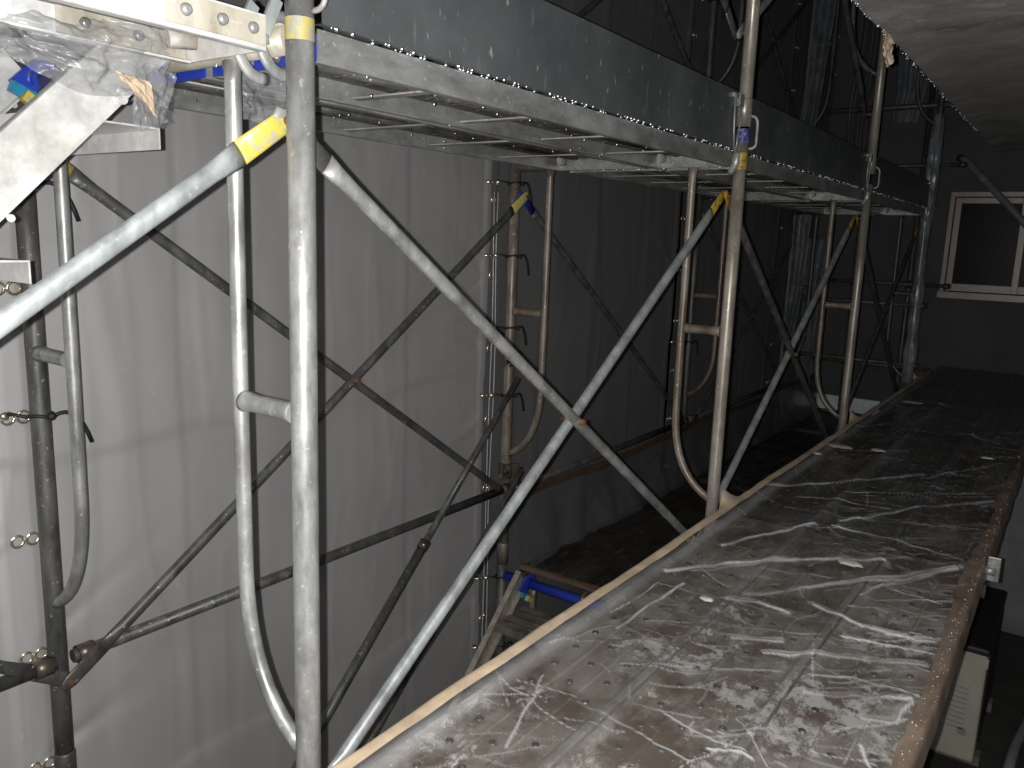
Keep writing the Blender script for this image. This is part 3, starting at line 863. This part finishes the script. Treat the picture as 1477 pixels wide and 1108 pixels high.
WR = [
 [(1.162,-0.127),(1.287,-0.203),(1.467,-0.357),(1.658,-0.570),(1.665,-0.601)],
 [(1.885,-0.402),(1.887,-0.557),(1.854,-0.788)],
 [(2.172,-0.078),(2.508,-0.346),(2.811,-0.533)],
 [(2.295,-0.341),(2.709,-0.797)],
 [(1.301,-0.466),(1.505,-0.633),(1.742,-0.786)],
 [(1.414,-0.614),(1.779,-0.797)],
 [(4.670,-0.226),(4.535,-0.485)],
 [(3.676,-0.273),(3.805,-0.636)],
 [(1.938,-0.408),(2.328,-0.618),(2.586,-0.808)],
 [(2.760,-0.552),(3.262,-0.771)],
 [(1.465,-0.177),(1.603,-0.230),(1.846,-0.346)],
 [(3.541,-0.085),(4.175,-0.380)],
 [(2.970,-0.166),(3.190,-0.400)],
 [(2.136,-0.201),(2.176,-0.297),(2.212,-0.512)],
 [(3.771,-0.600),(3.658,-0.738)],
 [(1.228,-0.186),(1.366,-0.286),(1.422,-0.333),(1.520,-0.414),(1.677,-0.605)],
 [(1.157,-0.361),(1.267,-0.439),(1.524,-0.629),(1.812,-0.808)],
 [(1.351,-0.603),(1.528,-0.658),(1.789,-0.793)],
 [(1.212,-0.519),(1.175,-0.648),(1.177,-0.772),(1.205,-0.806)],
 [(1.094,-0.620),(1.113,-0.711),(1.133,-0.817)],
 [(0.894,-0.503),(0.994,-0.664),(1.068,-0.808)],
 [(0.855,-0.614),(0.902,-0.686),(0.916,-0.772),(0.911,-0.820)],
 [(0.780,-0.626),(0.812,-0.685),(0.857,-0.740),(0.884,-0.812)],
 [(0.757,-0.435),(0.833,-0.558)],
 [(0.915,-0.421),(0.974,-0.519)],
 [(0.474,-0.536),(0.490,-0.619)],
 [(1.099,-0.334),(1.144,-0.408),(1.121,-0.489)],
 [(1.220,-0.755),(1.235,-0.817)],
 [(0.764,-0.739),(0.790,-0.796),(0.877,-0.817)],
 [(0.670,-0.760),(0.605,-0.793)],
 [(1.159,-0.133),(1.318,-0.227),(1.503,-0.396)],
 [(0.777,-0.181),(0.941,-0.189),(1.122,-0.205)],
]
t = thing('plastic_sheet', 'wrinkled clear film stretched over the near deck', 'plastic sheet', (0,-.46,.50))
xs = np.concatenate([np.arange(-.02, 2.4, .0045), np.arange(2.4, 6.56, .012)])
ys = np.linspace(-.84, -.070, 180)
Xg, Yg = np.meshgrid(xs, ys, indexing='ij')
hgt = np.zeros_like(Xg); fold = np.zeros_like(Xg)
strokes = [(w, 1.0, .0042) for w in WR]
for k, w in enumerate(WR[::2]):
    strokes.append(([(x+.012, y+.006) for x, y in w], .42, .0125))
r2 = random.Random(5)
for k in range(620):
    x = r2.uniform(0, 6.3); y = r2.uniform(-.80, -.10)
    # small creases: most run across the deck, fanning out from the taped house-side edge
    a = r2.gauss(-1.15, .35) if r2.random() < .75 else r2.uniform(-1.6, 1.6)
    ln = r2.uniform(.04, .26)*(1+.1*x)
    mid = (x+math.cos(a)*ln*.5+r2.uniform(-.01,.01), y+math.sin(a)*ln*.5)
    strokes.append(([(x,y), mid, (x+math.cos(a)*ln, y+math.sin(a)*ln)], r2.uniform(.2,.85), r2.uniform(.0014,.0034)))
for k in range(80):
    x = r2.uniform(.3, 6.2)
    ln = r2.uniform(.05,.22); a = r2.uniform(-.5,.7)
    strokes.append(([(x-ln*.9, -.835+ln), (x-ln*.4, -.835+ln*.5), (x,-.84)], r2.uniform(.3,.8), r2.uniform(.0022,.004)))
for (pts, amp, sg) in strokes:
    pts = np.array(pts)
    lo = pts.min(0)-.05; hi = pts.max(0)+.05
    i0, i1 = np.searchsorted(xs, (lo[0], hi[0])); j0, j1 = np.searchsorted(ys, (lo[1], hi[1]))
    if i1-i0 < 2 or j1-j0 < 2: continue
    sx = Xg[i0:i1, j0:j1]; sy = Yg[i0:i1, j0:j1]
    sx = sx + .006*vnoise(sx*22, sy*22); sy = sy + .006*vnoise(sx*19+9, sy*23+4)
    best = np.full(sx.shape, 9.0); side = np.zeros(sx.shape)
    for q in range(len(pts)-1):
        a, b = pts[q], pts[q+1]; d = b-a; L2 = (d*d).sum()+1e-12
        tt = np.clip(((sx-a[0])*d[0]+(sy-a[1])*d[1])/L2, 0, 1)
        dx = sx-(a[0]+tt*d[0]); dy = sy-(a[1]+tt*d[1])
        ds = np.hypot(dx, dy)
        mk = ds < best
        best = np.where(mk, ds, best); side = np.where(mk, (dx*d[1]-dy*d[0])/math.sqrt(L2), side)
    wv = .72+.36*vnoise(sx*11+3, sy*11)
    sgv = sg*(.7+.5*np.abs(vnoise(sx*8, sy*8+7)))
    e = np.exp(-(best/sgv)**2)
    hgt[i0:i1, j0:j1] += amp*.0075*e*wv*(sg/.006)
    fold[i0:i1, j0:j1] = np.maximum(fold[i0:i1, j0:j1], amp*np.clip(wv,0.1,1.2)*np.exp(-(best/(sgv*.95))**4)*.70)
tX = (Yg+.075)/.765
base = .0105 + .004*fbm(Xg*3, Yg*5, 3) + .0022*fbm(Xg*14, Yg*14, 3)
# film rides over the raised plank rails and rounds over the post-side one
for yr in (-.338, -.594): base = base + .007*np.exp(-((Yg-yr)/.026)**2)
edge = np.clip((Yg+.135)/.06, 0, 1); base = base + .012*edge
Zg = base + hgt
Zg = np.maximum(Zg, .0095+ (np.abs(Yg+.338)<.024)*.003 + (np.abs(Yg+.594)<.024)*.003)
fold = fold + .14*np.exp(-((Yg+.338)/.024)**2)*(0.6+.5*vnoise(Xg*5,Yg*20)) + .05*np.exp(-((Yg+.594)/.02)**2) + .26*np.exp(-((Yg+.105)/.024)**2)*(.8+.3*vnoise(Xg*6, Yg*30)) 
mb = MB().grid(np.stack([Xg, Yg+.46, Zg], -1))
me = mb.mesh('plastic_sheet')
at = me.attributes.new('fold', 'FLOAT', 'POINT')
at.data.foreach_set('value', np.clip(fold, 0, 1).astype(np.float32).ravel())
sh = obj('sheet', me, FILM, t)
# pale tape on the post-side edge
n = 420
U, V = np.meshgrid(np.linspace(-.05,6.5,n), np.linspace(0,1,9), indexing='ij')
post = np.zeros_like(U)
for xp in XS[1:]: post += np.exp(-((U-xp-.02)/.05)**2)
tY = -.044-.044*V+.0025*fbm(U*4,V*0)+.014*post*(1-V)+.460
tZ = .0285+.004*np.sin(np.pi*V)+.0025*fbm(U*7,V*2)+.045*post*(1-V)**1.5-.034*np.clip(1-V*2.2,0,1)**2*(1-np.clip(post,0,1))
obj('edge_tape', MB().grid(np.stack([U, tY, tZ], -1)), TAPE, t, label='pale tan masking tape along the edge next to the posts')
U, V = np.meshgrid(np.linspace(-.05,6.5,n), np.linspace(0,1,9), indexing='ij')
tY = -.815-.043*V+(.006*fbm(U*9,V*1.5,4)-.012*fbm(U*2.7,0*V,4))*(1-V)+.0025*fbm(U*5,0*V)*V+.46
tZ = .0155+.004*fbm(U*8,V*3,3)-.05*np.clip((V-.8)/.2,0,1)**1.5
rt = obj('edge_tape', MB().grid(np.stack([U, tY, tZ], -1)), TAPE_R, t, label='brownish wet tape along the house-side edge')
d = MB()
for k in range(260):
    x = random.uniform(.2, 4.5)
    d.ball((x, -.838+.46+random.gauss(0,.007), .0185), random.uniform(.0009,.0021), 5, 3, .8)
obj('water_drops', d, DROP, rt, kind='stuff')
# end bracket plate sticking out of the house-side edge
t = thing('end_latch', 'small metal latch plate sticking out at the house-side edge of the near deck', 'latch', (1.865,-.865,.49))
obj('plate', MB().box((-.006,-.022,-.03), (.004,.012,.045)), GALV, t, bevel=.002)
obj('stub', MB().tube((.0,.02,.0),(.0,-.012,.0), .014, 12), GALV, t)
# plaster flakes lying on the film
for k, (x, y, s) in enumerate(((3.012,-.146,.050),(1.555,-.530,.030),(3.06,-.30,.03),(2.80,-.10,.02),(3.266,-.716,.022),(1.05,-.30,.016),(4.5,-.2,.05))):
    lb = ('largest plaster flake lying near the third post','plaster flake in the middle of the near deck','plaster flake beside the largest one','tiny plaster crumb by the tan tape','plaster flake at the house-side edge','small plaster chip close to the camera','far plaster flake at the end of the deck')[k]
    q = MB(); n = 22
    vs = []
    for ring, (f, z) in enumerate(((1,0),(.82,.004),(.4,.006))):
        for i in range(n):
            a = 2*math.pi*i/n
            rr = s*f*(.62+.5*abs(mnoise.noise(Vector((math.cos(a)*1.7+k, math.sin(a)*1.7, k*3)))))
            vs.append((rr*math.cos(a)*1.0, rr*math.sin(a)*1.5, z+.003*mnoise.noise(Vector((a*3, f*5, k)))))
    vs.append((0,0,.005))
    fs = [(r*n+i, r*n+(i+1)%n, (r+1)*n+(i+1)%n, (r+1)*n+i) for r in (0,1) for i in range(n)] + [(2*n+i, 2*n+(i+1)%n, 3*n) for i in range(n)]
    q.add(vs, fs, True)
    o = obj('plaster_flake', q, FLAKE, None, (x, y, .523))
    tag(o, lb, 'plaster flake', 'plaster flakes on the film')

# ================================================================ tarpaulins
def tarp(x0, x1, z0, z1, label, seed, mat=TARP):
    t = thing('tarpaulin', label, 'tarpaulin', (x0, 1.0 + (.012 if z0 > 0 else 0) + .004*(seed % 2), z0), 'grey sound sheets on the outer side')
    nx = int((x1-x0)/.010); nz = int((z1-z0)/.014)
    A = np.linspace(0, x1-x0, nx); B = np.linspace(0, z1-z0, nz)
    Xt, Zt = np.meshgrid(A, B, indexing='ij')
    wx = (x1-x0)
    o = seed*13.7
    q = np.sin(np.pi*Xt/wx)
    Yt = .035*q*(.6+.4*vnoise(Zt*.9+o, Xt*.5))                       # bellies out between the ties
    wob = Xt+.06*vnoise(Zt*1.1+o, Xt*1.0)
    Yt = Yt + .009*fbm(wob*2.6+o, Zt*.8, 3) + .0022*fbm(wob*12+o, Zt*2.3, 2)
    rid = 1-np.abs(fbm(wob*3.1+o*2, Zt*.5+3, 2)); Yt = Yt - .0045*np.clip(rid-.82,0,1)*4
    rid = 1-np.abs(fbm(wob*6.3+o*3, Zt*1.0+9, 2)); Yt = Yt - .003*np.clip(rid-.86,0,1)*5
    # pinched folds running away from the tied eyelets
    rr_ = random.Random(seed)
    for k in range(16):
        px = rr_.choice((0.02, wx-.02)); pz = .12+.3*rr_.randrange(int((z1-z0)/.3))
        an = rr_.uniform(-.9,.9); dx = (1 if px < .5 else -1)*math.cos(an); dz_ = math.sin(an)
        al = (Xt-px)*dx+(Zt-pz)*dz_; ac_ = -(Xt-px)*dz_+(Zt-pz)*dx
        Yt = Yt + rr_.choice((-1,1))*.010*np.exp(-(ac_/(.010+.06*np.clip(al,0,1)))**2)*np.clip(al/.05,0,1)*np.exp(-np.clip(al,0,9)/.22)
    # packing creases
    zz = Zt+z0+.02*vnoise(Xt*3+o, Zt*0)
    for c in (-1.35,-.75,-.15,.32,.86,1.4,2.0,2.6,3.2):
        s = 1 if int(c*10) % 2 else -1
        Yt = Yt + s*.005*np.exp(-np.abs(zz-c)/.010) + .008*np.tanh((zz-c)/.018)*(.6 if s > 0 else -.6)
    xx = Xt+.012*vnoise(Zt*3+o, Xt*0)
    for c in (.46,.92,1.38):
        Yt = Yt + .0034*np.exp(-np.abs(xx-c)/.010)+.003*np.tanh((xx-c)/.015)
    Yt = Yt*.62
    # hems
    Yt = Yt - .004*((Xt < .05)|(Xt > wx-.05))
    obj('cloth', MB().grid(np.stack([Xt, Yt, Zt], -1)), mat, t)
    gm = MB()
    zc = .12
    k = 0
    gz = []
    while zc < z1-z0-.05:
        gz.append(zc); zc += .3
    for zq in gz:
        for xq in (.025, wx-.025):
            c = [(xq+.014*math.cos(2*math.pi*i/10), -.010, zq+.014*math.sin(2*math.pi*i/10)) for i in range(11)]
            obj('grommet', MB().sweep(c, .004, 6, cap=False), BRASS, t)
    return t
lab = {(0,0):'pale left tarpaulin sheet behind the outermost left post', (1,0):'broad pale tarpaulin sheet behind the nearest crossed tubes', (2,0):'darker tarpaulin sheet right of the second outer post',
       (3,0):'far dark tarpaulin sheet behind the third frame', (4,0):'last tarpaulin sheet before the end wall',
       (1,1):'upper tarpaulin sheet above the long toe board', (2,1):'upper dark tarpaulin sheet behind the second upper frame', (3,1):'upper dark tarpaulin sheet behind the third upper frame', (4,1):'upper tarpaulin sheet beside the end wall'}
for i, xa in enumerate((-S, 0, S, 2*S, 3*S)):
    xb = xa+S if i < 4 else 6.58
    tarp(xa-.03+(0 if i else -.3), xb-.012, -1.85, 1.89, lab[(i,0)], i+1, TARP if i < 2 else TARP_SHADED)
    if i: tarp(xa-.03, xb-.012, 1.86, 4.3, lab[(i,1)], i+8, TARP_SHADED)
# clear cord threaded through the eyelets at the sheet joint, and black ties to the outer posts
def tie(x, z, label, tail=1, glint=True, grp='black tie cords on the outer posts', ang=0):
    t = thing('tie_cord', label, 'cord', (x, W, z), grp)
    c = []
    for i in range(15):
        a = 2*math.pi*i/14+ang
        c.append((.0275*math.cos(a), .0275*math.sin(a), .004*math.sin(a*2)))
    c2 = [(-.028,.0,0),(-.05,.025,.006),(-.075,.055,.0),(-.09,.08,.003)]
    lp = MB().sweep(c, .0042, 8).sweep(c2, .0042, 8)
    obj('loop', lp, BLACK, t)
    tl = arc((.018,-.026,0),(.075*tail,-.03,-.075),(.05*tail,-.035,.028),8)
    obj('tail', MB().sweep(tl, .0048, 8).ball((.012,-.027,0), .010, 8, 5), BLACK, t)
    if glint:
        obj('toggle', MB().tube((-.105,.07,.0),(-.075,.05,.001), .0065, 8).tube((-.070,.044,.001),(-.056,.032,.002), .010, 8), BRASS, t)
    return t
for z, lb in ((1.635,'tie cord just below the upper deck on the second outer post'),(1.35,'tie cord above the rung of the second outer post'),(1.06,'tie cord below the rung of the second outer post'),(.78,'tie cord between the two couplers'),(-.02,'tie cord beside the blue tube'),(-.34,'tie cord under the blue tube')):
    tie(S, z, lb)
for z, lb in ((1.50,'upper black tie cord on the leftmost outer post'),(.985,'lower black tie cord on the leftmost outer post')):
    tie(0, z, lb, 1.3)
tie(2*S, .85, 'tie cord with a glinting toggle on the third outer post')
tie(2*S, 2.75, 'glinting toggle cord above the toe boards on the third upper post')
t = thing('clear_cord', 'pair of thin clear cords hanging down the tarpaulin joint', 'cord', (S-.055,W+.055,0))
cc = film_mat('clear_cord_film', .5, 0, (.6,.6,.6), .15, False)
for dx in (0, .022):
    obj('strand', MB().sweep([(dx+.004*math.sin(k*1.3+dx*90), .003*math.cos(k), -1.0+k*.2) for k in range(14)], .0026, 6), cc, t)

# ================================================================ loose film
def crumple(U, V, s, a):
    return a*fbm(U*3+s, V*3+s*2, 4), a*fbm(U*3+s+40, V*3+7, 4), a*(1-np.abs(fbm(U*2.4+s+90, V*2.4+3, 4)))
t = thing('crumpled_film', 'crumpled milky film bunched under the bright plank at top left', 'plastic sheet', (-.34,.23,1.66))
n, m_ = 150, 70
U, V = np.meshgrid(np.linspace(0,1,n), np.linspace(0,1,m_), indexing='ij')
a, b, c = crumple(U*2.2, V*1.2, 3, .010)
Xf = -.10+U*.365+a
Yf = -.02*V+.018*np.sin(3.5*V+U*5)+b*1.6
Zf = .052-(.075+.040*U+.010*np.sin(U*13))*V+c*.5
obj('sheet', MB().grid(np.stack([Xf, Yf, Zf], -1)), FILM_H, t)
U, V = np.meshgrid(np.linspace(0,1,50), np.linspace(0,1,40), indexing='ij')
a, b, c = crumple(U*1.3, V*1.3, 8, .006)
obj('flap', MB().grid(np.stack([.205+U*.075+a-.012*V, -.02+.03*U+b, .0-.105*V*(1-.25*U)+c*.6], -1)), FILM_H, t)
obj('taped_end', MB().grid(np.stack([.150+U*.066+.012*V+a*.4, -.060+.03*U+b*.5, -.026-.052*V*(.25+.75*U)+c*.3], -1)), TAPE, t)
t = thing('hanging_film', 'torn clear film hanging behind the nearest short inner tube', 'plastic sheet', (.03,.13,1.685))
U, V = np.meshgrid(np.linspace(0,1,60), np.linspace(0,1,50), indexing='ij')
a, b, c = crumple(U*1.2, V*1.2, 21, .012)
obj('sheet', MB().grid(np.stack([.02+a+.02*V, .12-.185*U*(1-.1*V)+b*.6, .01-(.085+.030*U)*V+c*.3], -1)), FILM_H, t)

def strip(x, y0, y1, z0, z1, label, seed, mat=None, slant=0):
    t = thing('film_strip', label, 'plastic sheet', (x, y0, z0), 'film strips hanging at the far end')
    n, m_ = 60, 40
    U, V = np.meshgrid(np.linspace(0,1,n), np.linspace(0,1,m_), indexing='ij')
    Yf = (y1-y0)*U*(.65+.35*V)+slant*V+.02*fbm(V*2+seed, U*0, 2)
    Xf = .030*np.sin(U*19+seed+V*.8)+.02*fbm(U*5+seed, V*1.5, 3)
    obj('sheet', MB().grid(np.stack([Xf, Yf, (z1-z0)*V], -1)), mat or FILM_S, t)
strip(5.05, .80, .64, 2.12, 3.3, 'broad pale film strip hanging beside the tarpaulin, high up', 3)
strip(5.2, .83, .70, .75, 1.66, 'pale film strip hanging below the upper deck at the far end', 9)
strip(5.75, .36, .08, 2.35, 3.3, 'pale film strip under the eave corner', 15)
strip(6.0, .95, .80, .2, 1.5, 'pale vertical film streak beside the last tarpaulin sheet', 33)
strip(6.1, .75, .45, 2.2, 3.4, 'dim film sheet hanging behind the farthest upper frame', 25, FILM_D)
t = thing('wrapped_post_film', 'streaky film wrapped round the farthest inner post', 'plastic sheet', (3*S,0,.5))
n, m_ = 70, 26
U, V = np.meshgrid(np.linspace(0,1,n), np.linspace(0,2*np.pi,m_), indexing='ij')
rr_ = .036+.014*fbm(U*9, np.cos(V)*1.6+3, 3)+.02*U*(np.cos(V-2) > .3)*.5
obj('sheet', MB().grid(np.stack([rr_*np.cos(V), rr_*np.sin(V), U*1.85], -1)), FILM_S, t)

# ================================================================ outdoor unit on the pavement
ac = thing('outdoor_unit', 'beige air conditioner outdoor unit with dark top beside the near deck', 'outdoor unit', (3.0,-.845,-.80))
bh = .51
obj('cabinet', MB().box((0,0,0), (.78,.30,bh)), AC_B, ac, bevel=.012)
obj('top_cover', MB().box((-.004,-.006,bh+.001), (.79,.306,bh+.035)), AC_T, ac, bevel=.012)
obj('edge_trim', MB().box((-.006,-.004,bh-.05), (-.001,.30,bh-.005)), AC_B, ac)
stk = obj('sticker', MB().box((-.0025,.045,.10), (-.001,.17,.36)), STK, ac)
ln = MB()
for k in range(9):
    ln.box((-.0035,.055,.34-.024*k), (-.0027,.055+.105*(.6+.4*random.random()),.345-.024*k))
obj('print_lines', ln, INK, stk)
obj('round_mark', MB().tube((-.0035,.06,.14),(-.0027,.06,.14), .02, 14), INK, stk)
fn = MB()
for k in range(15):
    fn.box((.10,-.006,.06+.03*k), (.68,-.001,.066+.03*k))
obj('grille_bars', fn, AC_T, ac)
obj('foot', MB().box((.08,-.02,-.05), (.14,.31,-.002)).box((.62,-.02,-.05), (.68,.31,-.002)), CONC, ac)
hs = thing('drain_hose', 'grey hose lying along the pavement at lower right', 'hose', (3.3,-.985,-.835))
obj('hose', MB().sweep([(-.5,.02,.01),(0,0,.012),(.25,-.03,.012),(.5,-.05,.012),(1.0,-.10,.012),(1.8,-.12,.012)], .022, 10), PIPE, hs)
